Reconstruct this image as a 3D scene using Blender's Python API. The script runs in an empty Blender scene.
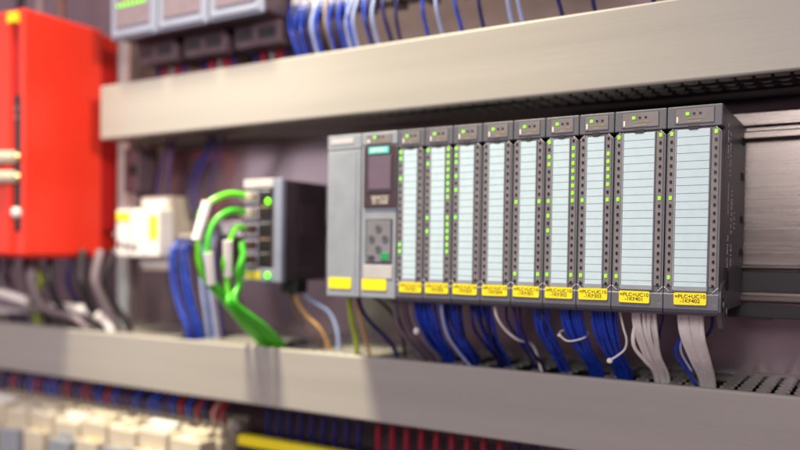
import bpy, bmesh, math, random
from mathutils import Vector, Matrix
random.seed(7)
C = bpy.context.scene.collection
S = 0.001                       # everything below is written in millimetres
sc = bpy.context.scene

# ------------------------------------------------------------------ camera
def cam_matrix(loc, yaw, pitch, roll):
    cy, sy, cp, sp = math.cos(yaw), math.sin(yaw), math.cos(pitch), math.sin(pitch)
    f = Vector((-sy*cp, cy*cp, sp)); r = Vector((cy, sy, 0)); u = r.cross(f)
    c, s = math.cos(roll), math.sin(roll)
    r2 = r*c + u*s; u2 = -r*s + u*c
    m = Matrix.Identity(4)
    for i in range(3):
        m[i][0], m[i][1], m[i][2], m[i][3] = r2[i], u2[i], -f[i], loc[i]*S
    return m
cd = bpy.data.cameras.new('camera'); cam = bpy.data.objects.new('camera', cd); C.objects.link(cam)
cam.matrix_world = cam_matrix((403.26, -815.394, 43.5257), 0.6509, -0.0296, 0.0081)
cd.sensor_width = 36; cd.lens = 857.561/800*36
cd.shift_x = 173.8093/800; cd.shift_y = 49.3353/800
cd.clip_start = 0.01; cd.clip_end = 50
cd.dof.use_dof = True; cd.dof.focus_distance = 0.612; cd.dof.aperture_fstop = 2.7
cd.dof.aperture_blades = 0
sc.camera = cam

# ------------------------------------------------------------------ world and lamps
w = bpy.data.worlds.new('World'); sc.world = w; w.use_nodes = True
nt = w.node_tree; nt.nodes.clear()
out = nt.nodes.new('ShaderNodeOutputWorld'); bg = nt.nodes.new('ShaderNodeBackground')
tc = nt.nodes.new('ShaderNodeTexCoord'); sx = nt.nodes.new('ShaderNodeSeparateXYZ')
mr = nt.nodes.new('ShaderNodeMapRange'); cr = nt.nodes.new('ShaderNodeValToRGB')
mr.inputs[1].default_value = -1; mr.inputs[2].default_value = 1
nt.links.new(tc.outputs['Generated'], sx.inputs[0]); nt.links.new(sx.outputs['Z'], mr.inputs[0])
nt.links.new(mr.outputs[0], cr.inputs[0]); nt.links.new(cr.outputs[0], bg.inputs[0]); nt.links.new(bg.outputs[0], out.inputs[0])
cr.color_ramp.elements[0].color = (0.05, 0.022, 0.034, 1)
cr.color_ramp.elements[1].color = (0.60, 0.50, 0.52, 1); cr.color_ramp.elements[1].position = 0.9
e = cr.color_ramp.elements.new(0.5); e.color = (0.26, 0.180, 0.215, 1)
bg.inputs[1].default_value = 1.10
e2 = cr.color_ramp.elements.new(0.60); e2.color = (0.42, 0.33, 0.37, 1)

def area(name, loc, target, size, power, col, sy=None):
    l = bpy.data.lights.new(name, 'AREA'); l.energy = power; l.color = col
    l.shape = 'RECTANGLE'; l.size = size*S; l.size_y = (sy or size)*S
    o = bpy.data.objects.new(name, l); C.objects.link(o); o.location = Vector(loc)*S
    d = Vector(target) - Vector(loc); o.rotation_euler = d.to_track_quat('-Z', 'Y').to_euler()
    return o
def spot(name, loc, target, power, col, cone, radius, blend=1.0):
    l = bpy.data.lights.new(name, 'SPOT'); l.energy = power; l.color = col
    l.spot_size = math.radians(cone); l.spot_blend = blend; l.shadow_soft_size = radius*S
    o = bpy.data.objects.new(name, l); C.objects.link(o); o.location = Vector(loc)*S
    o.rotation_euler = (Vector(target)-Vector(loc)).to_track_quat('-Z', 'Y').to_euler(); return o
spot('key_lamp', (-250, -520, 1350), (-20, -80, -170), 220, (1.0, 0.89, 0.63), 45, 125)
area('left_softbox', (-850, -880, 240), (-60, -60, 100), 640, 1.5, (0.96, 0.96, 1.0), 460)  # added softbox, mirrored in the plate and brightening the left side
area('front_fill', (390, -1500, 450), (50, -80, 0), 260, 6.0, (1.0, 0.95, 0.93), 320)  # unseen fill added in front to lift the modules and rail
spot('drive_fill', (440, -560, 330), (-440, -100, 190), 22, (1.0, 0.84, 0.76), 44, 50, .8)  # fill spot added only to brighten the red drive's side

sc.view_settings.view_transform = 'Standard'; sc.view_settings.look = 'None'
sc.view_settings.exposure = 0.12; sc.view_settings.gamma = 1
sc.render.engine = 'CYCLES'

# ------------------------------------------------------------------ materials
def mat(name, col, rough=0.5, metal=0.0, noise=0.08, nscale=60, bump=0.0, bscale=900, emit=None, estr=0, spec=0.5, stretch=None, speck=0, coat=0):
    m = bpy.data.materials.new(name); m.use_nodes = True
    n = m.node_tree; b = n.nodes['Principled BSDF']
    b.inputs['Metallic'].default_value = metal
    b.inputs['Specular IOR Level'].default_value = spec
    b.inputs['Coat Weight'].default_value = coat
    tc = n.nodes.new('ShaderNodeTexCoord'); mp = n.nodes.new('ShaderNodeMapping')
    n.links.new(tc.outputs['Object'], mp.inputs[0])
    if stretch: mp.inputs['Scale'].default_value = stretch
    nz = n.nodes.new('ShaderNodeTexNoise'); nz.inputs['Scale'].default_value = nscale; nz.inputs['Detail'].default_value = 6
    n.links.new(mp.outputs[0], nz.inputs[0])
    rp = n.nodes.new('ShaderNodeValToRGB')
    rp.color_ramp.elements[0].position = 0.3; rp.color_ramp.elements[1].position = 0.7
    rp.color_ramp.elements[0].color = [c*(1-noise) for c in col] + [1]
    rp.color_ramp.elements[1].color = [min(1, c*(1+noise)) for c in col] + [1]
    n.links.new(nz.outputs[0], rp.inputs[0])
    colout = rp.outputs[0]
    if speck:                                   # a few specks of pale dust
        vz = n.nodes.new('ShaderNodeTexNoise'); vz.inputs['Scale'].default_value = 520; vz.inputs['Detail'].default_value = 2
        n.links.new(tc.outputs['Object'], vz.inputs[0])
        r2 = n.nodes.new('ShaderNodeValToRGB'); r2.color_ramp.elements[0].position = 0.70; r2.color_ramp.elements[1].position = 0.74
        n.links.new(vz.outputs[0], r2.inputs[0])
        mu = n.nodes.new('ShaderNodeMath'); mu.operation = 'MULTIPLY'; mu.inputs[1].default_value = speck
        n.links.new(r2.outputs[0], mu.inputs[0])
        mx = n.nodes.new('ShaderNodeMix'); mx.data_type = 'RGBA'
        n.links.new(mu.outputs[0], mx.inputs[0]); n.links.new(colout, mx.inputs[6]); mx.inputs[7].default_value = (0.6, 0.57, 0.53, 1)
        colout = mx.outputs[2]
    n.links.new(colout, b.inputs['Base Color'])
    rr = n.nodes.new('ShaderNodeMapRange'); rr.inputs[3].default_value = max(0.02, rough-0.07); rr.inputs[4].default_value = min(1, rough+0.07)
    n.links.new(nz.outputs[0], rr.inputs[0]); n.links.new(rr.outputs[0], b.inputs['Roughness'])
    if bump:
        bz = n.nodes.new('ShaderNodeTexNoise'); bz.inputs['Scale'].default_value = bscale; bz.inputs['Detail'].default_value = 3
        n.links.new(mp.outputs[0], bz.inputs[0])
        bp = n.nodes.new('ShaderNodeBump'); bp.inputs['Strength'].default_value = bump; bp.inputs['Distance'].default_value = 0.0004
        n.links.new(bz.outputs[0], bp.inputs['Height']); n.links.new(bp.outputs[0], b.inputs['Normal'])
    if emit:
        b.inputs['Emission Color'].default_value = list(emit) + [1]; b.inputs['Emission Strength'].default_value = estr
    return m
MT = {
 'wall': mat('shade panel steel', (0.42, 0.33, 0.36), 0.5),
 'duct': mat('duct plastic', (0.38, 0.365, 0.335), 0.42, bump=0.25, bscale=500, nscale=55, noise=0.05, speck=0.10, stretch=(0.05, 1, 1)),
 'ductin': mat('duct wall plastic', (0.30, 0.285, 0.275), 0.55, nscale=30),
 'plate': mat('zinc plated steel', (0.31, 0.24, 0.265), 0.20, metal=0.5, nscale=22, noise=0.12, bump=0.05, bscale=300),
 'rail': mat('brushed aluminium', (0.17, 0.145, 0.135), 0.27, metal=1.0, nscale=40, noise=0.08, bump=0.13, bscale=420, stretch=(0.05, 1, 6)),
 'din': mat('zinc rail', (0.72, 0.68, 0.66), 0.3, metal=0.9),
 'plc': mat('blue grey plastic', (0.120, 0.125, 0.150), 0.42, bump=0.25, bscale=1500, nscale=18, noise=0.06, speck=0.25),
 'plcedge': mat('pale blue grey with sheen', (0.29, 0.325, 0.375), 0.38, bump=0.2, bscale=1500),  # sheen on the left modules put into this paler grey; also pale trim
 'led_zone': mat('warm grey plastic', (0.20, 0.185, 0.20), 0.5, nscale=120, noise=0.12),
 'groove': mat('shut line', (0.02, 0.018, 0.022), 0.6),
 'window': mat('dark light window', (0.012, 0.010, 0.012), 0.25),
 'strip': mat('label card', (0.54, 0.70, 0.79), 0.45, nscale=300, noise=0.03),
 'striplight': mat('strip line', (0.16, 0.21, 0.22), 0.6),
 'yellow': mat('yellow label', (0.95, 0.80, 0.012), 0.45, nscale=200, noise=0.04),
 'ink': mat('black ink', (0.02, 0.02, 0.02), 0.6),
 'pale_ink': mat('pale print', (0.50, 0.48, 0.42), 0.6, noise=0.2, nscale=500),
 'print_ink': mat('light print', (0.80, 0.79, 0.78), 0.6, noise=0.25, nscale=500),
 'w_green2': mat('shaded green cable jacket', (0.07, 0.55, 0.03), 0.3),  # darker copy of the cable green, shading overlapping cords apart
 'gold_ink': mat('ochre print', (0.42, 0.36, 0.12), 0.6, noise=0.3, nscale=500),
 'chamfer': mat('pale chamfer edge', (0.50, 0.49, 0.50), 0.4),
 'green_led': mat('lit green lamp', (0.05, 0.3, 0.0), 0.4, emit=(0.26, 1.0, 0.0), estr=1.7),
 'green_big': mat('bright green lamp', (0.2, 0.8, 0.02), 0.4, emit=(0.10, 1.0, 0.0), estr=2.2),
 'display': mat('display bezel', (0.060, 0.035, 0.042), 0.3, nscale=20),
 'screen': mat('screen glass', (0.14, 0.105, 0.15), 0.12, nscale=8, noise=0.2),
 'teal': mat('glowing teal plate', (0.05, 0.55, 0.48), 0.4, emit=(0.1, 0.75, 0.62), estr=0.35),  # glow added to brighten the nameplate's teal
 'white': mat('white plastic', (0.80, 0.79, 0.76), 0.4, nscale=40, noise=0.04),
 'cream': mat('cream plastic', (0.60, 0.54, 0.42), 0.45, nscale=50, noise=0.08, speck=0.1),
 'key': mat('keypad plastic', (0.20, 0.20, 0.23), 0.45),
 'keydark': mat('keypad recess', (0.055, 0.05, 0.065), 0.45),
 'okgreen': mat('green key', (0.02, 0.30, 0.10), 0.4),
 'red': mat('red painted housing', (0.88, 0.04, 0.016), 0.42, nscale=10, noise=0.05, bump=0.15, bscale=700),
 'reddark': mat('dark red plastic', (0.42, 0.008, 0.008), 0.5),
 'black': mat('black plastic', (0.015, 0.013, 0.015), 0.4),
 'charcoal': mat('charcoal housing', (0.060, 0.044, 0.056), 0.5, bump=0.2, bscale=900, noise=0.15),
 'darkdev': mat('dark purple grey plastic', (0.09, 0.06, 0.075), 0.5, noise=0.2),
 'brass': mat('brass', (0.80, 0.55, 0.30), 0.3, metal=0.9),
 'silver': mat('bright steel', (0.75, 0.74, 0.75), 0.25, metal=1),
 'w_blue': mat('blue wire insulation', (0.014, 0.055, 0.46), 0.27, nscale=90, noise=0.25, coat=0.1),
 'w_navy': mat('navy wire insulation', (0.012, 0.014, 0.115), 0.35, nscale=90, noise=0.2),
 'w_lav': mat('pale blue wire insulation', (0.34, 0.42, 0.72), 0.35, noise=0.1),
 'w_white': mat('white wire insulation', (0.93, 0.90, 0.86), 0.30, nscale=120, noise=0.08),
 'w_grey': mat('grey wire insulation', (0.22, 0.18, 0.20), 0.45),
 'w_black': mat('black wire insulation', (0.02, 0.016, 0.02), 0.4),
 'w_red': mat('red wire insulation', (0.30, 0.008, 0.03), 0.4),
 'w_pink': mat('pink wire insulation', (0.60, 0.20, 0.18), 0.4),
 'w_green': mat('green cable jacket', (0.14, 0.70, 0.02), 0.25, noise=0.1, coat=0.4),
 'w_yg': mat('yellow green wire', (0.40, 0.55, 0.03), 0.4),
 'w_orange': mat('ochre wire insulation', (0.62, 0.36, 0.12), 0.4),
 'w_purple': mat('purple wire insulation', (0.055, 0.020, 0.13), 0.4),
 'w_brown': mat('brown wire insulation', (0.13, 0.07, 0.06), 0.4),
 'psu': mat('pale blue grey casing', (0.24, 0.27, 0.36), 0.35, noise=0.05),
 'pscreen': mat('grey panel', (0.20, 0.16, 0.19), 0.35, noise=0.1),
}

# ------------------------------------------------------------------ mesh helpers
class MB:
    def __init__(s): s.v = []; s.f = []; s.m = []; s.mats = []; s.sm = []
    def mi(s, m):
        if m not in s.mats: s.mats.append(m)
        return s.mats.index(m)
    def add(s, vs, fs, m, smooth=False):
        k = len(s.v); s.v += [tuple(x) for x in vs]; i = s.mi(m)
        for f in fs: s.f.append([a+k for a in f]); s.m.append(i); s.sm.append(smooth)
    def box(s, x0, x1, y0, y1, z0, z1, m, r=0, seg=2):
        bm = bmesh.new(); bmesh.ops.create_cube(bm, size=1)
        for v in bm.verts:
            v.co = Vector(((x0+x1)/2 + v.co.x*(x1-x0), (y0+y1)/2 + v.co.y*(y1-y0), (z0+z1)/2 + v.co.z*(z1-z0)))
        if r > 0:
            r = min(r, abs(x1-x0)*.49, abs(y1-y0)*.49, abs(z1-z0)*.49)
            bmesh.ops.bevel(bm, geom=list(bm.edges), offset=r, segments=seg, profile=0.5, affect='EDGES')
        bm.verts.index_update()
        s.add([v.co[:] for v in bm.verts], [[v.index for v in f.verts] for f in bm.faces], m, False); bm.free()
        return s
    def prism(s, pts, a0, a1, axis, m, smooth=False):     # polygon extruded along one axis
        n = len(pts); vs = []
        for a in (a0, a1):
            for p, q in pts:
                vs.append({'x': (a, p, q), 'y': (p, a, q), 'z': (p, q, a)}[axis])
        fs = [list(range(n))[::-1], list(range(n, 2*n))] + [[i, (i+1) % n, n+(i+1) % n, n+i] for i in range(n)]
        s.add(vs, fs, m, smooth); return s
    def cyl(s, p, q, r, m, n=16, r2=None):
        p, q = Vector(p), Vector(q); d = (q-p).normalized(); a = d.orthogonal().normalized(); b = d.cross(a)
        r2 = r if r2 is None else r2; vs = []
        for c, rr in ((p, r), (q, r2)):
            for i in range(n):
                t = 2*math.pi*i/n; vs.append(c + a*math.cos(t)*rr + b*math.sin(t)*rr)
        s.add(vs, [[i, (i+1) % n, n+(i+1) % n, n+i] for i in range(n)], m, True)
        s.add(vs, [list(range(n))[::-1], list(range(n, 2*n))], m, False); return s
    def ball(s, c, r, m, sy=1, sz=1):
        bm = bmesh.new(); bmesh.ops.create_uvsphere(bm, u_segments=14, v_segments=8, radius=r); bm.verts.index_update()
        s.add([(c[0]+v.co.x, c[1]+v.co.y*sy, c[2]+v.co.z*sz) for v in bm.verts], [[v.index for v in f.verts] for f in bm.faces], m, True); bm.free(); return s
    def tube(s, pts, r, m, n=10, sub=7):
        P = [Vector(p) for p in pts]; Q = [P[0]*2-P[1]] + P + [P[-1]*2-P[-2]]; path = []
        for i in range(1, len(Q)-2):
            for k in range(sub):
                t = k/sub; a, b, c, d = Q[i-1:i+3]
                path.append(0.5*((2*b) + (c-a)*t + (2*a-5*b+4*c-d)*t*t + (3*b-a-3*c+d)*t**3))
        path.append(P[-1]); vs = []; nrm = None
        for i, p in enumerate(path):
            d = (path[min(i+1, len(path)-1)] - path[max(i-1, 0)]).normalized()
            nrm = d.orthogonal().normalized() if nrm is None else (nrm - d*nrm.dot(d)).normalized()
            b = d.cross(nrm)
            for k in range(n):
                t = 2*math.pi*k/n; vs.append(p + nrm*math.cos(t)*r + b*math.sin(t)*r)
        fs = []
        for i in range(len(path)-1):
            for k in range(n):
                fs.append([i*n+k, i*n+(k+1) % n, (i+1)*n+(k+1) % n, (i+1)*n+k])
        fs += [list(range(n))[::-1], list(range((len(path)-1)*n, len(path)*n))]
        s.add(vs, fs, m, True); return s
    def mesh(s, name):
        me = bpy.data.meshes.new(name)
        me.from_pydata([(a*S, b*S, c*S) for a, b, c in s.v], [], s.f)
        for m in s.mats: me.materials.append(MT[m])
        for i, p in enumerate(me.polygons): p.material_index = s.m[i]; p.use_smooth = s.sm[i]
        bm = bmesh.new(); bm.from_mesh(me); bmesh.ops.recalc_face_normals(bm, faces=bm.faces); bm.to_mesh(me); bm.free()
        return me

def place(name, mesh, parent=None, loc=(0, 0, 0)):
    o = bpy.data.objects.new(name, mesh); C.objects.link(o); o.location = Vector(loc)*S
    if parent: o.parent = parent
    return o
def part(name, mb, parent, loc=(0, 0, 0)): return place(name, mb.mesh(name), parent, loc)
def tag(o, label, cat, group=None, kind=None):
    o['label'] = label; o['category'] = cat
    if group: o['group'] = group
    if kind: o['kind'] = kind
    return o
def thing(name, label, cat, loc=(0, 0, 0), group=None):
    o = bpy.data.objects.new(name, None); C.objects.link(o); o.location = Vector(loc)*S; o.empty_display_size = 0.01
    return tag(o, label, cat, group)
def nth(k):
    w = ['first', 'second', 'third', 'fourth', 'fifth', 'sixth', 'seventh', 'eighth', 'ninth', 'tenth', 'eleventh', 'twelfth', 'thirteenth', 'fourteenth', 'fifteenth', 'sixteenth', 'seventeenth', 'eighteenth', 'nineteenth', 'twentieth']
    if k < 20: return w[k]
    return ('twenty-' if k < 29 else 'thirty-' if k > 29 else '') + (w[(k+1) % 10-1] if k != 29 else 'thirtieth')
def struct(name, mb): o = part(name, mb, None); o['kind'] = 'structure'; return o
TX = {}
def text_mesh(txt, size, m, bold=0.0, sx=1.0):
    k = (txt, size, m, bold, sx)
    if k not in TX:
        cu = bpy.data.curves.new('lettering', 'FONT'); cu.body = txt; cu.size = size*S; cu.extrude = 0.04*S; cu.offset = bold*S
        cu.align_x = 'CENTER'; cu.align_y = 'CENTER'; cu.space_line = 0.85
        o = bpy.data.objects.new('lettering', cu); C.objects.link(o); bpy.context.view_layer.update()
        me = bpy.data.meshes.new_from_object(o.evaluated_get(bpy.context.evaluated_depsgraph_get()))
        bpy.data.objects.remove(o); me.name = 'lettering'
        me.transform(Matrix.Diagonal((sx, 1, 1, 1))); me.transform(Matrix.Rotation(math.pi/2, 4, 'X'))
        me.materials.clear(); me.materials.append(MT[m]); TX[k] = me
    return TX[k]
def text(txt, size, m, parent, loc, bold=0.0, sx=1.0, name='lettering'):
    return place(name, text_mesh(txt, size, m, bold, sx), parent, loc)

# ------------------------------------------------------------------ the setting: steel mounting plate
struct('mounting_plate', MB().box(-1100, 700, 50, 53, -450, 700, 'plate'))

struct('shade_panel', MB().box(500, 503, -480, 49.5, -450, 700, 'wall', 1))  # unseen panel added to keep light off the right end

# ------------------------------------------------------------------ slotted cable ducts
def slot_wall(mb, x0, x1, z0, z1, skip, yb):
    mb.box(x0, x1, yb, 46, z0, z1, 'duct')
    prof = []; y = yb+.5
    while y > -76:                                   # saw-like finger edges
        prof += [(y, 4.7), (y-5, 4.7), (y-7, 2.7), (y-16, 2.7)]; y -= 18
    prof.append((-79.5, 4.7)); prof = [p for p in prof if p[0] >= -79.5]
    x = x0
    while x < x1-5:
        c = x+6
        if not any(a < c < b for a, b in skip):
            pts = [(c+h, y) for y, h in prof] + [(c-h, y) for y, h in reversed(prof)]
            mb.prism(pts, z0, z1, 'z', 'duct')
        x += 12
def duct(x0, x1, z0, z1, label, skip_top=(), open_end=False, yb=-6):
    t = thing('cable_duct', label, 'cable duct', ((x0+x1)/2, 0, z0), 'slotted cable ducts on the plate')
    off = (-(x0+x1)/2, 0, -z0)
    b = MB().box(x0, x1, 46.2, 49.8, z0+.5, z1-.5, 'ductin')
    part('base', b, t, off)
    w1 = MB(); slot_wall(w1, x0, x1, z1-2.4, z1-1, skip_top, yb); part('slotted_wall', w1, t, off)
    w2 = MB(); slot_wall(w2, x0, x1, z0+1, z0+2.4, (), yb); part('slotted_wall', w2, t, off)
    # cover: a shallow channel with rounded corners
    r = 2.2; outer = []; yf = -81.8; lip = -77
    def arc(cy, cz, a0, a1, rr):
        return [(cy + rr*math.cos(math.radians(a0+(a1-a0)*i/5)), cz + rr*math.sin(math.radians(a0+(a1-a0)*i/5))) for i in range(6)]
    outer = [(lip, z1)] + arc(yf+r, z1-r, 90, 180, r) + arc(yf+r, z0+r, 180, 270, r) + [(lip, z0)]
    inner = [(lip, z0+.9), (yf+1.4, z0+.9), (yf+1.4, z1-.9), (lip, z1-.9)]
    c = MB(); pts = outer+inner; c.prism(pts, x0, x1, 'x', 'duct')
    if open_end: c.box(x0-1.2, x0-.02, yf+.4, 49, z0+.6, z1-.6, 'duct', .5)
    part('cover', c, t, off)
    return t
duct(-347, 640, 174, 238, 'upper cream grey slotted cable duct with blunt left end, above the row of modules', open_end=True)
duct(-1050, 640, -120.7, -58.6, 'lower grey slotted cable duct under the row of modules, swallowing their wires', yb=38,
     skip_top=((75, 92), (100, 116), (125, 142), (152, 160), (176, 190), (203, 226), (229, 243), (255, 274), (291, 307), (-124, -92), (-245, -215)))

def duct_run(zc, label, x0):  # wires added inside, kept black so the slots look dark
    t = thing('wire_bundle', label, 'wires', (0, -35, zc), 'black wires added to darken the ducts'); q = random.Random(int(zc))
    for k in range(20):
        y, z = 34-(k % 5)*22, zc-22+(k//5)*14
        part('wire', MB().tube([(x, y+35+q.uniform(-4, 4), z-zc+q.uniform(-3, 3)) for x in range(x0, 640, 110)], 6.5, 'w_black', 8, 3), t)
duct_run(203, 'black wires added inside the upper duct to darken its slots', -330)
duct_run(-93, 'black wires added inside the lower duct to darken its slots', -900)

# ------------------------------------------------------------------ mounting rail behind the modules
t = thing('mounting_rail', 'brushed metal mounting rail behind the modules, showing at their right', 'rail', (315, 0, 75))
o_ = (-315, 0, -75)
r = MB().box(-4, 650, -3, -.3, -9, 157, 'rail')
part('rail_web', r, t, o_)
part('flange', MB().box(-4, 650, -9, -3.1, 145.5, 157, 'rail', 1), t, o_)
for xs in (20, 175, 327, 520): part('standoff', MB().box(xs-9, xs+9, -.2, 49.8, -11, 20, 'plc', 2), t, o_)
part('flange', MB().box(-4, 650, -15, -3.1, 134.5, 141, 'rail', 1), t, o_)
part('flange', MB().box(-4, 650, -13, -3.1, 31, 34.5, 'rail', 1), t, o_)
part('flange', MB().box(-4, 650, -13, -3.1, 4.4, 9.9, 'rail', 1.2), t, o_)
part('lower_channel', MB().box(-4, 650, -5, -3.1, 12, 29, 'black', .5).box(-4, 650, -5, -3.1, -8.5, 2, 'black', .5), t, o_)

# ------------------------------------------------------------------ module row
CA = {}
def cached(key, fn):
    if key not in CA: CA[key] = fn()
    return CA[key]
def yellow_label(parent, x0, txt, z0=6.8, w=20.5, h=8.6, tilt=0.0):
    me = cached(('yl', w, h), lambda: MB().box(-w/2, w/2, -.35, 0, -h/2, h/2, 'yellow', .3).mesh('name_label'))
    # rounded card corners
    def f():
        b = MB(); pts = []
        for cx, cz, a in ((w/2-1, h/2-1, 0), (-w/2+1, h/2-1, 90), (-w/2+1, -h/2+1, 180), (w/2-1, -h/2+1, 270)):
            for i in range(5): pts.append((cx + math.cos(math.radians(a+i*22.5)), cz + math.sin(math.radians(a+i*22.5))))
        return b.prism(pts, -.4, 0, 'y', 'yellow').mesh('name_label')
    me = cached(('yl2', w, h), f)
    o = place('name_label', me, parent, (x0+w/2, -135.15, z0+h/2)); o.rotation_euler.y = tilt
    if txt:
        text(txt, 3.7, 'ink', o, (0, -.47, 0), 0.03, 1.0)
    return o
def header(b, x0, x1):
    b.box(x0, x1, -135.9, -134.6, 134.6, 145, 'plc', .25)
    b.box(x0+.5, x1-.5, -136.15, -135.6, 135.1, 144.5, 'led_zone', .2)
def io_meshes(W):
    d = {}
    b = MB()
    b.box(.25, W-.25, -120, -6, 1.5, 146, 'plc', .8)
    b.box(.7, W-.7, -9, -4.5, 10, 138, 'black')
    d['housing'] = b.mesh('housing')
    b = MB()                                              # head block with its framed lamp panel
    b.box(.25, W-.25, -134.9, -119.8, 131.8, 147, 'plc', .7)
    hx0, hx1 = (5.3, 29.6) if W == 35 else (4.2, 20.6)
    b.box(hx0-.25, hx1+.25, -135.05, -134.7, 134.2, 145.3, 'groove')
    b.box(hx0, hx1, -135.35, -134.8, 134.5, 145, 'led_zone', .2)
    b.box(hx0+.8, hx0+2.0, -135.5, -135.2, 135.6, 139.5, 'white', .15)
    d['head_block'] = b.mesh('head_block')
    b = MB()                                              # front door, chamfered upper and lower corners
    o = .45; c = 3.6
    pts = [(o, 19), (o, 127.5), (o+c, 131.3), (W-o-c, 131.3), (W-o, 127.5), (W-o, 19), (W-o-c, 15.2), (o+c, 15.2)]
    b.prism(pts, -134.4, -119.8, 'y', 'plc')
    ins = 1.0
    sx0, sx1 = (6.6, 27.3) if W == 35 else (6.0, 18.0)
    # lamp columns in a warmer plastic
    for a0, a1 in ((o+ins, sx0-1.2), (sx1+1.0, W-o-ins-.4)):
        b.box(a0, a1, -134.75, -134.2, 19.5, 130.0, 'led_zone', .25)
    # raised frame round the label strip
    b.box(sx0-1.1, sx0-.1, -135.1, -134.2, 17, 131, 'plcedge', .25)
    b.box(sx1+.1, sx1+.95, -135.1, -134.2, 17, 131, 'plc', .25)
    # dark grip notch at the top of the door
    mid = (sx0+sx1)/2; nw = 3.6 if W == 35 else 2.6
    b.box(mid-nw, mid+nw, -135.0, -134.3, 130.6, 133.0, 'groove')
    b.box(mid-nw+.9, mid+nw-.9, -135.15, -134.3, 130.0, 131.4, 'groove')
    # pale chamfer edges (upper and lower corners)
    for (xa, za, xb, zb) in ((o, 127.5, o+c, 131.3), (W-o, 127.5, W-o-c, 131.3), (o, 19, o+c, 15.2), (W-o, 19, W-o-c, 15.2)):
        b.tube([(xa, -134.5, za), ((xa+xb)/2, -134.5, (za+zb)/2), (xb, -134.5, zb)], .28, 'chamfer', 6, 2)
    d['front_door'] = b.mesh('front_door')
    b = MB()                                              # lower cap under the door: rounded and swept back
    prof = [(-119.5, 14.6), (-134.2, 14.6), (-135.0, 13.8), (-135.0, 3.5), (-134.0, 1.2), (-131.5, -.4), (-126, -1.6), (-112, -1.6), (-112, 3)]
    b.prism([(y, z) for y, z in prof], .3, W-.3, 'x', 'plc')
    b.prism([(.3, 14.5), (W-.3, 14.5), (W-.3, 19), (W-.5-c, 14.9), (.5+c, 14.9), (.3, 19)], -134.3, -120, 'y', 'plc')
    d['lower_cap'] = b.mesh('lower_cap')
    b = MB()                                              # label card printed with dividing lines
    b.box(sx0, sx1, -134.9, -134.25, 19.5, 130.4 if W == 35 else 129.6, 'strip', .2)
    for k in range(20):
        z = 125.2-5.68*k
        if z > 20: b.box(sx0+.05, sx1-.05, -134.96, -134.8, z-.16, z+.16, 'striplight')
    b.box(sx0-.3, sx1+.3, -135.2, -134.3, 16.2, 19.8, 'plcedge', .3)
    d['label_strip'] = b.mesh('label_strip')
    d['W'] = W; d['sx'] = (sx0, sx1); d['hx'] = (hx0, hx1)
    d['cols'] = (3.0, 20.9) if W == 25 else (3.2, 31.0)
    return d
win = MB().box(-.78, .78, -.35, 0, -1.15, 1.15, 'window', .2).mesh('light_window')
lit = MB().box(-.85, .85, -.45, 0, -1.25, 1.25, 'green_led', .25).mesh('status_light')
tri = MB().box(-.75, .75, -.3, 0, -.75, .75, 'window', .2).mesh('light_window')
tril = MB().box(-1.0, 1.0, -.4, 0, -1.0, 1.0, 'green_led', .3).mesh('status_light')
STATES = [((0, 1, 4, 14, 15), ()),
          ((0, 2, 10, 12), (0, 1, 2, 3, 4, 5, 6, 7, 10, 11, 12, 13, 14, 15)),
          ((0, 1, 2, 4, 6, 10), ()), ((), ()), ((8, 18), (8, 18)),
          ((0, 2, 3, 8, 10, 12, 18), (1, 2, 3, 4, 5, 6, 7, 8, 18)),
          ((8, 18), (2, 3, 4, 5, 6, 8, 18)), ((0, 8, 18), (0, 8)), ((0, 8, 18), (0,))]
NUM = ['201', '202', '203', '204', '301', '302', '303', '401', '402']
MLAB = ['narrow input module right beside the controller display, five green lamps in its left column',
        'narrow input module with fourteen green lamps filling its right column',
        'narrow input module with six green lamps only in its left column',
        'narrow input module with both lamp columns dark, in the middle of the row',
        'narrow input module labelled 1KF301 with two green lamps in each column',
        'narrow input module labelled 1KF302 with many green lamps in both columns',
        'narrow input module labelled 1KF303, beside the wide modules, wired with a tied blue bundle',
        'wide input module labelled 1KF401 with white wires beneath',
        'wide input module labelled 1KF402 at the right end of the row, side face visible']
GI = 'input modules with pale label strips in the row'
X0 = 70; HDR = {}
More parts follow.
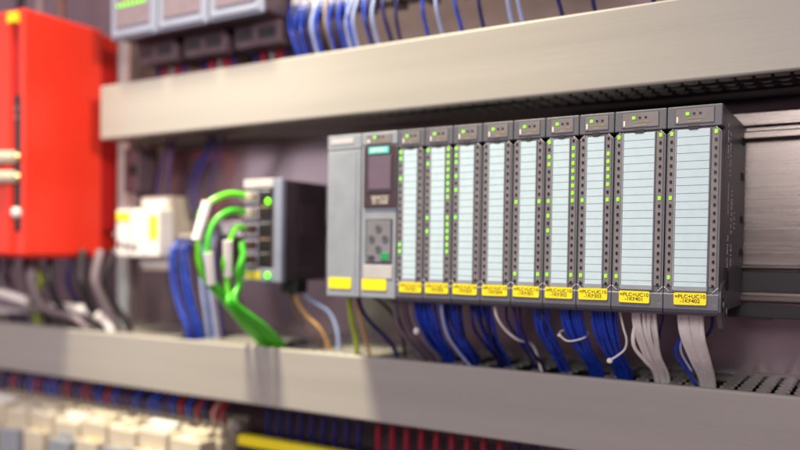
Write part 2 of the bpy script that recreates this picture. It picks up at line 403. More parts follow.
for i in range(9):
    W = 25 if i < 7 else 35
    D = cached(('io', W), lambda: io_meshes(W))
    t = thing('input_module', MLAB[i], 'control module', (X0, 0, 0), GI)
    for nm in ('housing', 'head_block', 'front_door', 'lower_cap', 'label_strip'):
        p = place(nm, D[nm], t)
        if nm == 'head_block':
            hx0, hx1 = D['hx']; xs = (13.0, 17.1, 21.0) if W == 35 else (8.8, 12.6, 16.4)
            for k, x in enumerate(xs):
                place('status_light' if k == 0 else 'light_window', tril if k == 0 else tri, p, (x, -135.3, 141.4))
            text('RUN ERROR MAINT', 1.25, 'gold_ink', p, ((hx0+hx1)/2+1.2, -135.45, 138.2), .03, 1.0)
            text('DI 32x24VDC' if W == 35 else 'DI 32', 1.4, 'pale_ink', p, ((hx0+hx1)/2, -135.45, 136), .02)
        if nm == 'front_door':
            for s in (0, 1):
                x = D['cols'][s]
                for r_ in range(20):
                    on = r_ in STATES[i][s]
                    place('status_light' if on else 'light_window', lit if on else win, p, (x, -134.7, 128-5.68*r_))
    yellow_label(t, (7.0 if i == 8 else 5.6) if W == 35 else (1.9 if i > 1 else 3.4-i), '=PLC+UC10\n-1KF'+NUM[i], 7.6 if i < 7 else 6.6, tilt=random.uniform(-.02, .02)+(.01))
    if i == 8:      # side face: printing, hinge bracket
        b = MB(); rr = random.Random(3)
        for y, z0, z1, st, h_ in ((-104, 112, 136, 1.5, 3.0), (-92, 100, 132, 1.5, 3.4), (-98, 72, 94, 1.5, 2.6), (-80, 58, 90, 1.4, 3.6), (-96, 30, 56, 1.6, 3.0), (-78, 34, 50, 1.5, 4.0), (-64, 62, 74, 1.5, 3.0)):
            z = z0
            while z < z1:
                b.box(34.7, 34.95, y-h_*rr.uniform(.5, 1), y+h_*rr.uniform(.4, 1), z, z+rr.uniform(.6, 1.0), 'print_ink'); z += st*rr.choice((1, 1, 1, .8, 2.2))
        part('printed_notice', b, t)
        b = MB(); n = 22; pts = []
        out_ = [(-134, 16), (-126, 22), (-116, 24), (-104, 20), (-97, 10), (-98, 0), (-105, -9), (-114, -12.5), (-122, -10), (-128, -3), (-134, 2)]
        b.prism(out_, 33.4, 36.2, 'x', 'plc')
        for cy, cz, a, c_ in ((-124, 7, 3.6, 5.0), (-109, 2, 3.0, 5.2)):
            b.prism([(cy+a*math.cos(k*math.pi/8), cz+c_*math.sin(k*math.pi/8)) for k in range(16)], 36.0, 36.5, 'x', 'groove')
            b.prism([(cy+.5*a*math.cos(k*math.pi/8)+.8, cz+.45*c_*math.sin(k*math.pi/8)) for k in range(16)], 36.3, 36.9, 'x', 'plcedge')
        b.prism([(-118, 20), (-106, 33), (-98, 27), (-97, 17), (-108, 16)], 34.6, 36.35, 'x', 'groove')
        part('hinge_bracket', b, t)
        for z in (132, 104, 70, 44): part('vent_slot', MB().box(34.7, 35.3, -30, -14, z-3, z+3, 'groove', .3), t)
    X0 += W

# power supply and controller
def front_shell(W, zc=134):
    b = MB().box(.25, W-.25, -120, -6, 1.5, 146, 'plc', .8)
    return b
t = thing('power_supply_module', 'plain pale grey power supply module with a blank yellow label, leftmost of the row', 'power supply', (0, 0, 0))
part('housing', front_shell(35), t)
b = MB().box(.3, 34.7, -134.9, -119.8, 133.6, 147, 'plcedge', .8)
b.box(4, 27, -135.4, -134.7, 138.5, 143.5, 'chamfer', .4)
part('head_block', b, t)
part('front_door', MB().box(.4, 34.6, -134.9, -119.8, 1.0, 133.1, 'plcedge', 1.2, 3).box(29.8, 30.2, -135.05, -134.6, 4, 131, 'plc'), t)
yellow_label(t, 3.2, '', 8.5, 23, 10)
t = thing('controller_module', 'grey controller module with a dark display, teal nameplate and arrow keypad', 'controller', (35, 0, 0))
part('housing', front_shell(35), t)
b = MB().box(.3, 34.7, -134.9, -119.8, 135.8, 147, 'plcedge', .8)
b.box(5, 29.5, -135.4, -134.7, 137, 145, 'led_zone', .3); b.box(6, 8.5, -135.6, -135.2, 138, 140.5, 'white', .2)
h = part('head_block', b, t)
place('status_light', tril, h, (13, -135.4, 142.4))
for x in (17, 21): place('light_window', tri, h, (x, -135.35, 142.4))
text('RUN/STOP ERROR MAINT', 1.25, 'gold_ink', h, (18, -135.5, 138.8), .03)
dr = part('front_door', MB().box(.4, 34.6, -134.9, -119.8, 1.0, 135.3, 'plcedge', 1.2, 3).box(3.6, 31.6, -135.6, -134.7, 18.5, 30.5, 'chamfer', .6), t)
dp = part('display_panel', MB().box(3.2, 34.2, -136.4, -134.7, 81, 134.8, 'display', .6), t)
part('screen', MB().box(6.8, 30.6, -136.9, -136.2, 94.5, 126.5, 'keydark', .3).box(8.6, 29.4, -137.2, -136.8, 97, 125.5, 'screen', .3), dp)
tp = part('nameplate', MB().box(8, 27.5, -137.0, -136.2, 128, 133.6, 'teal', .4), dp)
text('SIEMENS', 4.1, 'white', tp, (17.75, -137.1, 130.8), .12)
text('SIMATIC\nS7-1500', 4.6, 'pale_ink', dp, (19.5, -136.5, 87.4), .16)
kp = part('keypad', MB().box(5.2, 31, -135.7, -134.7, 32, 71, 'keydark', .5).box(6.4, 29.8, -135.95, -135.4, 33.2, 69.6, 'key', .5), t)
for x, z in ((18, 63), (11.5, 54), (24.5, 54), (18, 45)):
    part('arrow_key', MB().cyl((x, -136.6, z), (x, -135.7, z), 3.1, 'plc', 18).cyl((x, -136.9, z), (x, -136.5, z), 1.5, 'groove', 3), kp)
part('escape_key', MB().box(8, 14.5, -136.5, -135.7, 35, 39, 'keydark', .5), kp)
part('confirm_key', MB().box(20.5, 28.5, -136.6, -135.7, 34.5, 41.5, 'okgreen', .6), kp)
yellow_label(t, 2.2, '', 8.2, 24, 10)

# ------------------------------------------------------------------ wires under the modules
def wire(parent, pts, r, m, n=10): return part('wire', MB().tube(pts, r, m, n), parent)
def bundle(label, xc, half, n, cols, r, group, ytop=-106, loose=1.0, x_end=None, zmid=0, tie=None, seed=0, rows=2, yend=-52, spread=.75):
    rr = random.Random(seed); t = thing('wire_bundle', label, 'wires', (xc, ytop, 4), group)
    off = Vector((xc, ytop, 4)); xe = xc+3 if x_end is None else x_end
    for k in range(n):
        row = k % rows; f = (k//rows+.5)/math.ceil(n/rows)*2-1
        x = xc+half*f + (row % 2)*half/math.ceil(n/rows) + rr.uniform(-.5, .5); y = ytop + row*2*r*1.1 + rr.uniform(-1.2, 1.2)
        j = lambda a: rr.uniform(-a, a)*loose
        g = spread
        pts = [(x, y, 6), (x+j(.5), y+j(.4), -6), (xc+(x-xc)*.95+(xe-xc)*.25+j(.6), y+5+j(1), -20+zmid+j(1)),
               (xc+(x-xc)*g+(xe-xc)*.6+j(.7), ytop+22+row*2.4*r+j(1.2), -37+zmid+j(1)), (xe+(x-xc)*g*.85+j(.5), yend-8+row*2.2*r+j(1), -54),
               (xe+(x-xc)*g*.8, yend+5+row*2.2*r, -72), (xe+(x-xc)*g+j(2), yend+14, -88)]
        wire(t, [Vector(p)-off for p in pts], r, cols[k % len(cols)])
    if tie:
        zt, w_, mat_ = tie
        yt = ytop+8; P = [(xc-half-1.2, yt-3, zt+2), (xc-half*.2, yt-6, zt-2), (xc+half+1, yt-2, zt+1), (xc+half+1, yt+8, zt+5), (xc, yt+10, zt+6), (xc-half-1.5, yt+4, zt+5), (xc-half-1.2, yt-3, zt+2)]
        part('cable_tie', MB().tube([Vector(p)-off for p in P], w_, mat_, 8).ball(Vector(P[0])-off, w_*2.1, mat_), t)
    return t
GB = 'wire bundles hanging from the modules into the lower duct'
bundle('tied bundle of dark blue wires under the module next to the controller', 82, 9, 14, ['w_blue', 'w_blue', 'w_navy'], 1.55, GB, seed=1, loose=2.4, rows=3, x_end=86)
bundle('blue wires with one pale lavender strand below the second narrow module', 107, 9, 12, ['w_blue', 'w_navy', 'w_blue'], 1.55, GB, seed=2, loose=2.6, x_end=110)
bundle('loose dark blue wires under the third narrow module', 133, 8, 8, ['w_navy', 'w_blue', 'w_navy'], 1.5, GB, seed=3, loose=3.0, x_end=137)
bundle('two navy wires below the module with dark lamps', 161, 6, 4, ['w_navy', 'w_blue', 'w_purple'], 1.1, GB, seed=4, loose=3.5, x_end=168)
bundle('sparse blue strands below module 1KF301', 184, 7.5, 7, ['w_blue', 'w_navy', 'w_blue'], 1.3, GB, seed=5, loose=3.0, x_end=190)
bundle('blue bundle held by a white tie under module 1KF302', 208, 8.2, 12, ['w_blue'], 1.3, GB, seed=6, x_end=216, tie=(-26, .75, 'w_white'))
bundle('blue bundle under module 1KF303 with a loose tie hanging at its right', 232, 8.4, 12, ['w_blue'], 1.35, GB, seed=7, x_end=237)
bundle('white bundle under wide module 1KF401', 262, 8.6, 9, ['w_white'], 1.35, GB, seed=8, x_end=266, spread=.74)
bundle('white bundle under the end module 1KF402', 294, 8.4, 13, ['w_white'], 1.7, GB, seed=9, x_end=299, spread=.72)
# single strands
def strand(label, pts, r, m, group=None, name='wire', cat='wire', n=10):
    o = Vector(pts[0]); ob = part(name, MB().tube([Vector(p)-o for p in pts], r, m, n), None, o); return tag(ob, label, cat, group)
strand('pale lavender wire bowing down beside the dense blue bundles', [(104, -116, 4), (104, -114, -12), (106, -104, -32), (112, -84, -52), (118, -66, -66)], 1.3, 'w_lav')
strand('short white wire curving below the fourth narrow module', [(150, -116, 4), (151, -113, -10), (155, -103, -22), (162, -92, -31), (168, -70, -38), (172, -55, -64)], 1.2, 'w_white')
strand('white tie loop hanging right of the 1KF303 blue bundle', [(244, -106, 2), (247, -104, -14), (249, -101, -24), (247, -97, -32), (241, -95, -38), (237, -96, -41)], .8, 'w_white', name='cable_tie', cat='cable tie')
t_ = tag(part('cable_tie', MB().ball((0, 0, 0), 2.3, 'w_white').box(-1.6, 1.6, -2, 2, -1.6, 1.6, 'w_white', .5), None, (236, -96, -42)), 'white cable tie head on the 1KF303 blue bundle', 'cable tie')
strand('white wire bulging left from the 1KF401 bundle', [(256, -103, -8), (254, -103, -22), (255, -99, -31), (260, -88, -41), (264, -70, -52), (265, -58, -66)], 1.4, 'w_white')
strand('blue wire looping behind the left of the 1KF402 bundle', [(300, -92, 4), (292, -80, -12), (281, -76, -24), (279, -74, -36), (285, -70, -46), (292, -62, -60)], 1.2, 'w_blue')
strand('navy wire curling behind the right of the 1KF402 bundle', [(306, -104, 5), (307, -100, -8), (303, -92, -17), (297, -88, -22)], 1.1, 'w_navy')
strand('light blue strand beside the blue loop at the 1KF402 bundle', [(290, -86, -10), (284, -82, -24), (284, -80, -34), (290, -72, -48)], .9, 'w_lav')
strand('thin navy wire right of the 1KF401 bundle', [(274, -106, 4), (274.5, -103, -6), (272, -98, -14), (270, -90, -22)], .9, 'w_navy')
for k, (x, m) in enumerate(((56, 'w_grey'), (60, 'w_purple'), (65, 'w_brown'), (69, 'w_purple'), (73, 'w_grey'))):
    strand(['thin grey wire, leftmost of the loose ones under the controller', 'first thin purple wire under the controller', 'thin brown wire under the controller', 'second thin purple wire nearer the blue bundles', 'thin grey wire touching the blue bundles'][k],
           [(x, -112, 3), (x+.5, -110, -14), (x+4, -98, -34), (x+9, -76, -52), (x+12, -60, -68)], .9, m, 'loose thin wires under the controller')
tag(part('wire_marker', MB().ball((0, 0, 0), 2.6, 'white', 1, 1.3), None, (82, -118, -27)), 'small white marker bead in front of the blue bundles', 'marker')
strand('thick yellow green earth wire under the power supply', [(4, -98, 2), (3, -95, -10), (0, -85, -26), (-5, -68, -44), (-8, -58, -64)], 2.6, 'w_yg')
strand('ochre wire under the power supply', [(10, -98, 2), (11, -95, -8), (10, -84, -26), (6, -66, -48), (6, -58, -62)], 1.7, 'w_orange')
strand('blue and black wire curving right under the controller', [(14, -98, 2), (15, -96, -10), (19, -86, -24), (27, -72, -38), (33, -60, -52), (35, -54, -70)], 2.0, 'w_navy')
strand('black wire arching behind the power supply wires', [(16, -96, 1), (22, -80, -2), (30, -60, -18), (36, -50, -40), (38, -46, -66)], 1.6, 'w_black')

# ------------------------------------------------------------------ network switch
t = thing('network_switch', 'dark network switch with green patch cables, left of the module row', 'network switch', (-124.5, 0, 10))
O = (124.5, 0, -10)
part('housing', MB().box(-124, -75, -90, -6, 11, 114, 'charcoal', 1.5).box(-75.3, -74.6, -62, -30, 58, 90, 'darkdev', .3).box(-75.3, -74.7, -75, -12, 22, 24, 'darkdev', .2), t, O)
part('front_panel', MB().box(-124.5, -74.5, -95, -89.5, 10, 115, 'charcoal', 1).box(-84.5, -74.3, -97.5, -89, 9.6, 115.4, 'psu', 1.5).box(-122, -85, -97.5, -94, 106, 115.2, 'chamfer', 1).box(-123, -85, -96.2, -94, 10.4, 24, 'psu', .8), t, O)
for k, z in enumerate((97, 80.5, 64, 47.5, 33)):
    p = part('port', MB().box(-121, -104, -96.6, -94.5, z-6.4, z+6.4, 'silver', .6).box(-119.4, -105.6, -96.9, -95.8, z-5, z+5, 'black', .4), t, O)
    part('contact_ring', MB().cyl((-112.5, -100, z), (-112.5, -95.9, z), 4.4, 'brass', 16), p)
    part('latch', MB().box(-102, -88.5, -96.6, -94.5, z-5, z+5, 'black', .6).box(-101, -89, -97.1, -96.2, z+5.4, z+6.8, 'brass' if k % 2 else 'silver', .3), t, O)
for z in (92, 17): part('status_light', MB().ball((-90.5, -98.5, z), 3.1, 'green_big', .5), t, O)
for x in (-118, -108.5): part('name_label', MB().box(x, x+8, -97, -96, 12.5, 21, 'yellow', .6), t, O)
part('power_plug', MB().box(-92, -72, -72, -50, -2, 12.5, 'black', 1.5), t, O)
GP = 'green patch cables plugged into the network switch'
def patch(label, z, dx, yo, zl, sleeves, end):
    x = -112.5
    pts = [(x, -96, z), (x, -108, z+1), (x-1+dx*.3, -128-yo*.5, z+1), (x-4+dx, -143-yo, z-12), (x-7+dx, -148-yo, z-34 if z > 60 else z-26), (x-8+dx, -143-yo, zl), (x-4+dx, -122+yo*.5, -10), ((x+dx+end)/2+dx*.35, -90+yo*.4, -36), (end, -62, -60), (end+3, -46, -85)]
    t = thing('patch_cable', label, 'cable', pts[0], GP); o = Vector(pts[0])
    part('cord', MB().tube([Vector(p)-o for p in pts], 3.3, 'w_green' if dx < 5 and dx != -6 else 'w_green2', 12), t)
    part('plug', MB().box(-5.5, 5.5, -13, -1.6, -4, 4, 'w_brown' if z < 70 else 'cream', 1), t)
    for a, b_ in sleeves:
        A = [Vector(q)-o for q in (a, b_)]
        part('sleeve', MB().cyl(A[0], A[1], 5.2, 'white', 14, 4.6), t)
    return t
patch('green patch cable from the top port of the switch with a long white sleeve', 97, -14, 8, 22, [((-128, -150, 90), (-134, -160, 52))], -120)
patch('green patch cable from the second port of the switch', 80.5, -6, 4, 18, [((-124.5, -152, 40), (-125, -146, 8))], -112)
patch('green patch cable from the third port of the switch, curving lowest', 64, 3, -12, 15, [((-113, -136, 52), (-116, -131, 16))], -101)
patch('green patch cable from the fourth port tucked behind the others', 47.5, 12, -22, 10, [], -92)
patch('green patch cable from the lowest port of the switch, nearest the panel', 33, 6, -30, 4, [], -106)
strand('grey wire running among the green patch cables', [(-121, -120, 30), (-121, -122, 10), (-116, -105, -14), (-109, -80, -40), (-106, -62, -60), (-104, -50, -80)], 2.2, 'w_grey')
strand('ochre wire from the black plug under the switch', [(-80, -62, 0), (-78, -60, -12), (-66, -60, -26), (-54, -58, -36), (-47, -52, -52), (-45, -46, -75)], 2.0, 'w_orange')
strand('brown wire beside the ochre one under the switch', [(-84, -64, 0), (-82, -64, -14), (-72, -64, -30), (-58, -62, -44), (-51, -54, -60), (-49, -46, -78)], 1.8, 'w_brown')
strand('lavender wire behind the ochre one under the switch', [(-76, -55, 0), (-70, -46, -10), (-52, -40, -22), (-42, -40, -42), (-40, -40, -70)], 1.8, 'w_lav')

# ------------------------------------------------------------------ DIN rail, white relay, wires left of the switch
tag(part('din_rail', MB().box(-128, 128, -3, 3, -9, 9, 'din', .6).box(-128, 128, -8, -3, 5.5, 8.8, 'din', .6).box(-128, 128, -8, -3, -8.8, -5.5, 'din', .6), None, (-212, -4, 67.5)), 'bright metal rail strip between the white relay and the switch', 'rail')
t = thing('relay', 'white relay with yellow markers between the red drive and the switch', 'relay', (-332, 0, 17)); O = (332, 0, -17)
part('base', MB().box(-312, -266, -46, -8, 17, 106, 'cream', 2).box(-314, -268, -48, -44, 22, 30, 'white', 1).box(-311, -270, -49, -45, 93, 104, 'white', 1), t, O)
part('housing', MB().box(-331, -262, -72, -44, 33, 90, 'white', 2.5).box(-308, -306, -72.5, -60, 34, 89, 'plcedge').box(-284, -282.5, -72.5, -60, 34, 89, 'plcedge'), t, O)
part('marker', MB().box(-329, -308.5, -73.2, -71.5, 76, 86, 'yellow', .6), t, O)
part('marker', MB().box(-276, -264, -73.2, -71.5, 54, 82, 'yellow', .6), t, O)
for x, z in ((-324, 48), (-313, 46), (-300, 45)):
    part('terminal_hole', MB().cyl((x, -73, z), (x, -71, z), 3.6, 'charcoal', 12), t, O)
for z in (60, 40): part('screw', MB().cyl((-332, -70, z), (-330, -74, z), 3, 'silver', 12), t, O)
bl = thing('wire_bundle', 'fat bundle of blue wires between the white relay and the patch cables', 'wires', (-250, -40, 60))
rr = random.Random(5)
for k in range(12):
    a = rr.uniform(-9, 9); c = rr.uniform(-8, 8)
    P = [(-252+a, -30+c*.4, 56), (-254+a, -42+c, 40), (-251+a*1.1, -45+c, 10), (-243+a, -44+c, -22), (-232+a*.8, -42+c, -50), (-229+a*.8, -40+c, -80)]
    wire(bl, [Vector(p)-Vector((-250, -40, 60)) for p in P], 2.0, rr.choice(['w_blue', 'w_blue', 'w_navy', 'w_navy']))
for k in range(5):
    x = -222+k*5.5
    strand(['pale lavender wire', 'navy wire', 'lavender wire', 'grey wire', 'dull blue wire'][k]+' number-less strand'.replace(' number-less strand', '')+' hanging '+['just right of the fat blue bundle', 'second right of the fat blue bundle', 'midway between blue bundle and patch cables', 'close behind the patch cables', 'nearest the switch behind the patch cables'][k],
           [(x-4, -26, 60), (x-6, -34, 40), (x-3, -38, 5), (x+3, -38, -30), (x+7, -36, -60), (x+8, -34, -84)], 2.0, ['w_lav', 'w_navy', 'w_lav', 'w_grey', 'w_navy'][k], 'wires hanging behind the patch cables')
tb = thing('terminal_block', 'small grey terminal block on the rail above the fat blue bundle', 'terminal', (-250, 0, 50))
part('body', MB().box(-14, 26, -36, -8, -2, 12, 'plc', 1).box(-13, 25, -38, -34, 6, 11, 'cream', .6), tb)
for k, (x, m) in enumerate(((-300, 'w_purple'), (-290, 'w_purple'), (-238, 'w_navy'), (-232, 'w_navy'), (-226, 'w_purple'), (-214, 'w_purple'))):
    bow = (-3, 2, -15, -13, -14, -6)[k]
    strand('%s wire %s' % ({'w_purple': 'purple', 'w_navy': 'navy'}[m], ['dropping from the upper duct above the white relay', 'dropping close right of the relay top', 'bowed leftmost of the arc above the patch cables', 'bowed in the arc above the patch cables, second in', 'bowed in the middle of the arc above the patch cables', 'bowed rightmost in the arc towards the switch'][k]),
           [(x+12, -22, 182), (x+6, -24, 160), (x+bow, -26, 128), (x+bow-1, -26, 100), (x+bow*.4, -22, 74), (x+2, -14, 52)], 1.9 if k > 1 else 2.4, m, 'wires between upper duct and rail')
st = tag(part('support_strut', MB().box(-11, 11, -18, -.4, -180, 300, 'din', 1.5).box(-7, 7, -18.6, -17.5, -170, 290, 'plcedge', .4), None, (-372, 0, 60)), 'upright metal strut right of the red drive', 'strut')
# dark cabling gear between red drive and relay
dk = thing('circuit_breaker', 'dark slim breaker in shadow above the white relay', 'breaker', (-335, 0, 112))
part('body', MB().box(-14, 10, -40, -1, 0, 55, 'darkdev', 2), dk); part('lever', MB().box(0, 8, -48, -40, 22, 34, 'black', 1.5), dk)

# ------------------------------------------------------------------ red drive
t = thing('red_drive', 'large glossy red drive unit filling the left edge', 'drive', (-395, 0, 32)); O = (395, 0, -32)
part('front_cover', MB().box(-620, -395, -160, -32, 34, 322, 'red', 3, 3).box(-640, -414, -166, -158, 35, 321, 'red', 2.5), t, O)
part('chassis', MB().box(-618, -398.5, -33, -1, 40, 318, 'red', 2).box(-400, -397, -30, -3, 60, 300, 'reddark', 1), t, O)
part('groove', MB().box(-413, -400.5, -160.8, -158, 205, 316, 'reddark', .5), t, O)
part('connector_slot', MB().box(-411, -399, -161.6, -157, 62, 222, 'black', 1), t, O)
for z in (206, 196): part('screw', MB().cyl((-405, -163, z), (-405, -161, z), 2.4, 'w_grey', 10), t, O)
part('marker', MB().box(-416, -401, -168.2, -159, 305, 317, 'yellow', 1.2), t, O)
part('knob', MB().ball((-403, -164, 84), 6.5, 'white'), t, O)
part('bottom_plate', MB().box(-600, -400, -156, -4, 30.5, 34.2, 'reddark', 1), t, O)
for k, z in enumerate((149, 126)):
    cc = thing('plug', ['cream cable plug pushed into the red drive, upper of two', 'cream cable plug pushed into the red drive, lower of two'][k], 'plug', (-405, -165, z), 'cream plugs in the red drive')
    part('shell', MB().cyl((-38, -14, 0), (2, 1, 0), 8.5, 'cream', 16, 7), cc)
    part('tip', MB().cyl((2, 1, 0), (5, 3.5, 0), 4, 'brass', 12), cc)
    part('cord', MB().tube([(-36, -13, 0), (-80, -30, -2), (-150, -50, -12)], 5, 'cream', 12), cc)

# cables under the drive
Z = -58
GD = 'cables hanging under the red drive'
dc = [(-560, 'w_navy', 4), (-540, 'w_purple', 4), (-515, 'w_grey', 7), (-486, 'w_black', 4), (-468, 'w_brown', 4), (-448, 'w_grey', 6), (-428, 'w_black', 5), (-412, 'w_navy', 3), (-385, 'w_black', 6), (-360, 'w_grey', 6), (-338, 'w_black', 4)]
dl = ['navy cable nearest the left edge', 'purple cable second from the left edge', 'grey cable below the drive connector slot', 'thin black cable left of the yellow one', 'brown cable right of the yellow one', 'grey cable with a bend below the drive middle', 'black cable below the drive middle', 'thin navy cable before the strut', 'black cable under the drive right corner', 'grey cable passing the strut foot', 'black cable below the white relay']
for k, (x, m, r_) in enumerate(dc):
    y = -60-rr.uniform(0, 45); q = rr.uniform(-14, 14)
    strand(dl[k]+', hanging under the red drive' if 'drive' not in dl[k] else dl[k], [(x, y, 40), (x+q*.3, y-6, 22), (x+q, y-8, 0), (x+q*.6+4, y+4, -28), (x+10, -50, -56), (x+12, -48, -90)], r_, m, GD)
strand('yellow green wire with a sharp bend under the red drive', [(-480, -70, 40), (-474, -78, 24), (-452, -84, 6), (-462, -80, -12), (-480, -70, -28), (-486, -60, -60)], 4, 'w_yg')
strand('thick cream cable running in front of the duct from the left edge', [(-680, -100, -8), (-580, -96, -12), (-520, -92, -18), (-470, -88, -26)], 6, 'w_white')
strand('fat cream cable lying along the lower duct and dipping in under the strut', [(-700, -88, -46), (-600, -80, -44), (-500, -72, -38), (-430, -66, -33), (-385, -62, -37), (-358, -58, -50), (-350, -54, -72)], 6, 'w_white')
strand('dark lilac cable crossing under the cream cable', [(-640, -90, -25), (-540, -90, -30), (-470, -84, -34), (-410, -74, -42), (-380, -66, -60)], 5, 'w_grey')

# ------------------------------------------------------------------ top left power modules and top terminals
for k in range(3):
    x = -314+k*72.5
    t = thing('power_module', ['pale blue grey power unit with yellow and green lights, leftmost of three at the top', 'middle of the three power units at the top, green lights along its screen', 'right one of three power units at the top edge, nearest the wires'][k], 'power unit', (x, 0, 283), 'pale power units above the upper duct')
    part('housing', MB().box(1, 70.5, -94, -2, 4, 120, 'darkdev', 2), t)
    part('front_frame', MB().box(.5, 71, -100, -93, 0, 124, 'psu', 3, 3), t)
    sp = part('screen', MB().box(10, 62, -101.5, -99.5, 13, 60, 'pscreen', 1.5), t)
    part('lower_lip', MB().box(6, 66, -103, -99, 2.5, 9, 'psu', 1.5), t)
    for q in range(7 if k < 2 else 0):
        part('status_light', MB().ball((15+q*6.5, -102, 41 if k else 38), 2.0, 'green_led', .5), sp)
    if k == 0: part('display', MB().box(24, 48, -102.6, -101.3, 44, 56, 'yellow', 1), sp)
    part('terminal_row', MB().box(6, 66, -60, -4, -22, 3.5, 'darkdev', 1.5).box(10, 30, -61, -59, -14, -4, 'black', .5).box(38, 60, -61, -59, -14, -4, 'black', .5), t)
    for q, (xx, m) in enumerate(((14, 'w_navy'), (24, 'w_red'), (36, 'w_grey'), (46, 'w_red'), (56, 'w_purple'))):
        strand('%s wire from the underside of the %s power unit' % ({'w_navy': 'navy', 'w_red': 'left red' if q == 1 else 'right red', 'w_grey': 'grey', 'w_purple': 'purple'}[m], ['left', 'middle', 'right'][k]),
               [(x+xx, -30, 266), (x+xx+2, -34, 252), (x+xx+4, -36, 228), (x+xx+5, -36, 205)], 3.0, m, 'wires under the power units')
GT = 'white terminals along the top edge'
for k in range(26):
    x = -96+k*11.5
    t = thing('terminal_block', 'white terminal block %s from the left along the top edge' % nth(k), 'terminal', (x, 0, 292), GT)
    part('body', MB().box(.4, 10.6, -44, -8, 0 if k % 3 else -5, 60, 'darkdev', 1), t)
    part('cap', MB().box(1, 10, -52, -43, 1 if k % 3 else -4, 26, 'white', 1).box(3, 4.5, -52.4, -51.8, 5, 7, 'ink').box(6.5, 8, -52.4, -51.8, 5, 7, 'ink'), t)
    if k in (1,): part('marker', MB().box(1.5, 9.5, -53, -51.9, 12, 22, 'yellow', .6), t)
dense = [-96, -90, -84, -77, -71, -64, -58, -52, -44, -38, -34, -28, -20, -14, -8, -2, 4, 12, 32, 57, 69, 85, 112, 139, 146, 171, 210, 250]
cols = ['w_blue', 'w_navy', 'w_blue', 'w_blue', 'w_navy', 'w_lav', 'w_blue', 'w_grey', 'w_blue', 'w_navy', 'w_blue', 'w_blue', 'w_lav', 'w_lav', 'w_blue', 'w_navy', 'w_lav', 'w_navy', 'w_navy', 'w_blue', 'w_lav', 'w_blue', 'w_navy', 'w_lav', 'w_lav', 'w_navy', 'w_navy', 'w_navy']
for k, x in enumerate(dense):
    q = rr.uniform(-8, 8)
    strand(('%s wire from the left in the dense row below the top terminals' % nth(k)) if k < 18 else ('%s of the spaced wires dropping into the upper duct, counted from the left' % nth(k-18)),
           [(x, -48, 304), (x+q*.2, -56, 290), (x+q*.7, -60, 272), (x+q+2, -54, 252), (x+q+5, -46, 232), (x+q+5, -42, 212)], 2.0 if k < 18 else 1.7, cols[k],
           'wires crowded below the top terminals' if k < 18 else 'spaced wires below the top terminals')

# ------------------------------------------------------------------ below the lower duct
GW = 'cream terminal blocks below the lower duct'
def tb_mesh():
    b = MB().box(.3, 11.4, -76, -6, -70, -22, 'cream', 1.2).box(1.2, 10.6, -52, -18, -23, -2, 'cream', 3.5, 3).box(1.8, 10.0, -74, -56, -24, -9, 'cream', 3, 3)
    return b.mesh('body')
tbb = tb_mesh(); scr = MB().cyl((5.9, -67, -9), (5.9, -67, -8.4), 2.6, 'brass', 12).box(4, 7.8, -67.3, -66.7, -8.5, -8.2, 'black').mesh('screw')
tbm = MB().box(2, 9.7, -77, -75.8, -42, -30, 'yellow', .5).mesh('marker'); tbw = MB().box(2, 9.7, -77, -75.8, -36, -26, 'white', .5).mesh('marker')
for k in range(33):
    x = -562+k*12
    t = thing('terminal_block', 'cream terminal block, %s from the left in the row below the lower duct' % nth(k) if k % 8 != 3 else 'yellow-marked cream terminal block, %s from the left in its row' % nth(k), 'terminal', (x, 0, -146-(4 if k % 8 == 5 else 0)), GW if k % 8 != 3 else 'cream terminal blocks with yellow markers')
    place('body', tbb, t); place('screw', scr, t)
    if k % 8 == 3: place('marker', tbm, t)
    m = rr.choice(['w_blue', 'w_blue', 'w_navy', 'w_purple', 'w_blue', 'w_red']) if k < 26 else ['w_blue', 'w_red', 'w_blue', 'w_red', 'w_navy', 'w_pink', 'w_red'][k-26]
    q = rr.uniform(-7, 7)
    strand('%s wire rising from the cream terminal %s from the left' % ({'w_blue': 'blue', 'w_navy': 'navy', 'w_purple': 'purple', 'w_red': 'red', 'w_pink': 'pink'}[m], nth(k)),
           [(x+6, -62, -150), (x+6+q*.2, -66, -138), (x+6+q, -52, -122), (x+6+q, -42, -106)], 2.3, m, {'w_blue': 'blue', 'w_navy': 'navy', 'w_purple': 'purple', 'w_red': 'red', 'w_pink': 'pink'}[m]+' wires above the cream terminals')
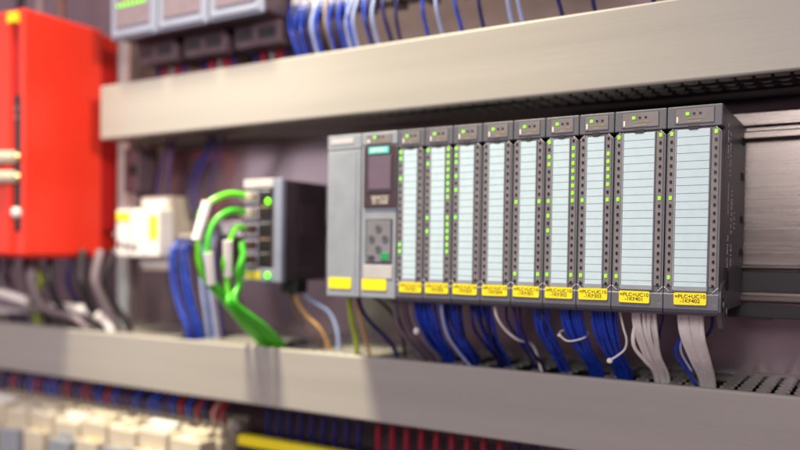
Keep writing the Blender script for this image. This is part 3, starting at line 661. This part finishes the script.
for k in range(9):
    x = -590+k*47
    t = thing('relay_socket', ['cream relay socket cut by the left edge', 'cream relay socket second from the left edge', 'cream relay socket third from the left', 'cream relay socket fourth from the left', 'cream relay socket fifth from the left', 'cream relay socket sixth from the left', 'cream relay socket third from the right end of its row', 'cream relay socket next to last in its row', 'cream relay socket at the right end of its row'][k], 'relay socket', (x, 0, -160), 'cream relay sockets below the lower duct')
    hh = (0, 5, 0, 3, -2, 4, 2, 6, 3)[k]
    part('body', MB().box(1, 44.5, -108, -78, -70, hh-6, 'cream', 2.5), t)
    part('ridge', MB().box(3, 42.5 if k % 3 else 30, -92, -80, hh-7, hh+2, 'white' if k in (1, 4, 7) else 'cream', 2.5), t)
    for q in (7, 17, 27, 37): part('clip', MB().box(q-3.4, q+3.4, -106, -95, hh-7, hh-2.5-(q % 3), 'white' if (q+k) % 3 else 'cream', 1.8), t)
    part('socket_foot', MB().box(5, 41, -120, -107, -70, hh-26, 'cream' if k % 2 else 'plcedge', 2), t)
    for q in (12, 32): part('screw', MB().cyl((q, -114, hh-26.5), (q, -114, hh-25), 3.4, 'brass', 12), t)
    if k in (1, 4): part('window', MB().box(9, 37, -109, -107.5, -45, hh-20, 'plcedge', 1), t)
    if k in (0, 1, 2, 5): part('marker', MB().box(*((22, 31) if k % 2 else (8, 17)), -110, -108.5, -32+hh, -25+hh, 'yellow', .8), t)
t = thing('terminal_strip', 'terminal strip, blackened for shade, with a yellow marking bar below the lower duct', 'terminal strip', (-150, 0, -154))
part('body', MB().box(-14, 345, -52, -2, -70, -22, 'charcoal', 2).box(-20, 345, -30, -2, -25, -12, 'black', 1), t)  # shade under the duct put into the charcoal and black
part('marking_bar', MB().box(-2, 148, -64, -50, -17, -6, 'yellow', 1.5), t)
part('end_clamp', MB().box(-16, -5, -58, -40, -6, 6, 'w_grey', 3), t)
for k in range(9):
    x = -130+k*14
    strand('navy wire above the yellow marking bar, %s from the left' % nth(k), [(x, -34, -168), (x, -36, -150), (x+1, -36, -130), (x+1, -36, -108)], 3.2, 'w_navy', 'navy wires behind the yellow bar')
for k in range(11):
    x = 6+k*15.5
    strand(('%s red wire from the left, dropping from the lower duct to the black strip' % nth(k)) if k < 9 else ('%s navy wire right of the red wires below the lower duct' % nth(k-9)), [(x+1, -38, -106), (x, -38, -130), (x-.5, -38, -150), (x, -34, -178)], 3.2, 'w_red' if k < 9 else 'w_navy', 'red wires below the lower duct' if k < 9 else None)
# loose cables above the red drive
for k, (x, m) in enumerate(((-520, 'w_black'), (-480, 'w_grey'), (-440, 'w_brown'))):
    strand(['black cable above the red drive', 'grey cable above the red drive', 'brown cable above the red drive, nearest the power units'][k], [(x, -60, 300), (x+8, -70, 350), (x+2, -60, 420)], 6, m)
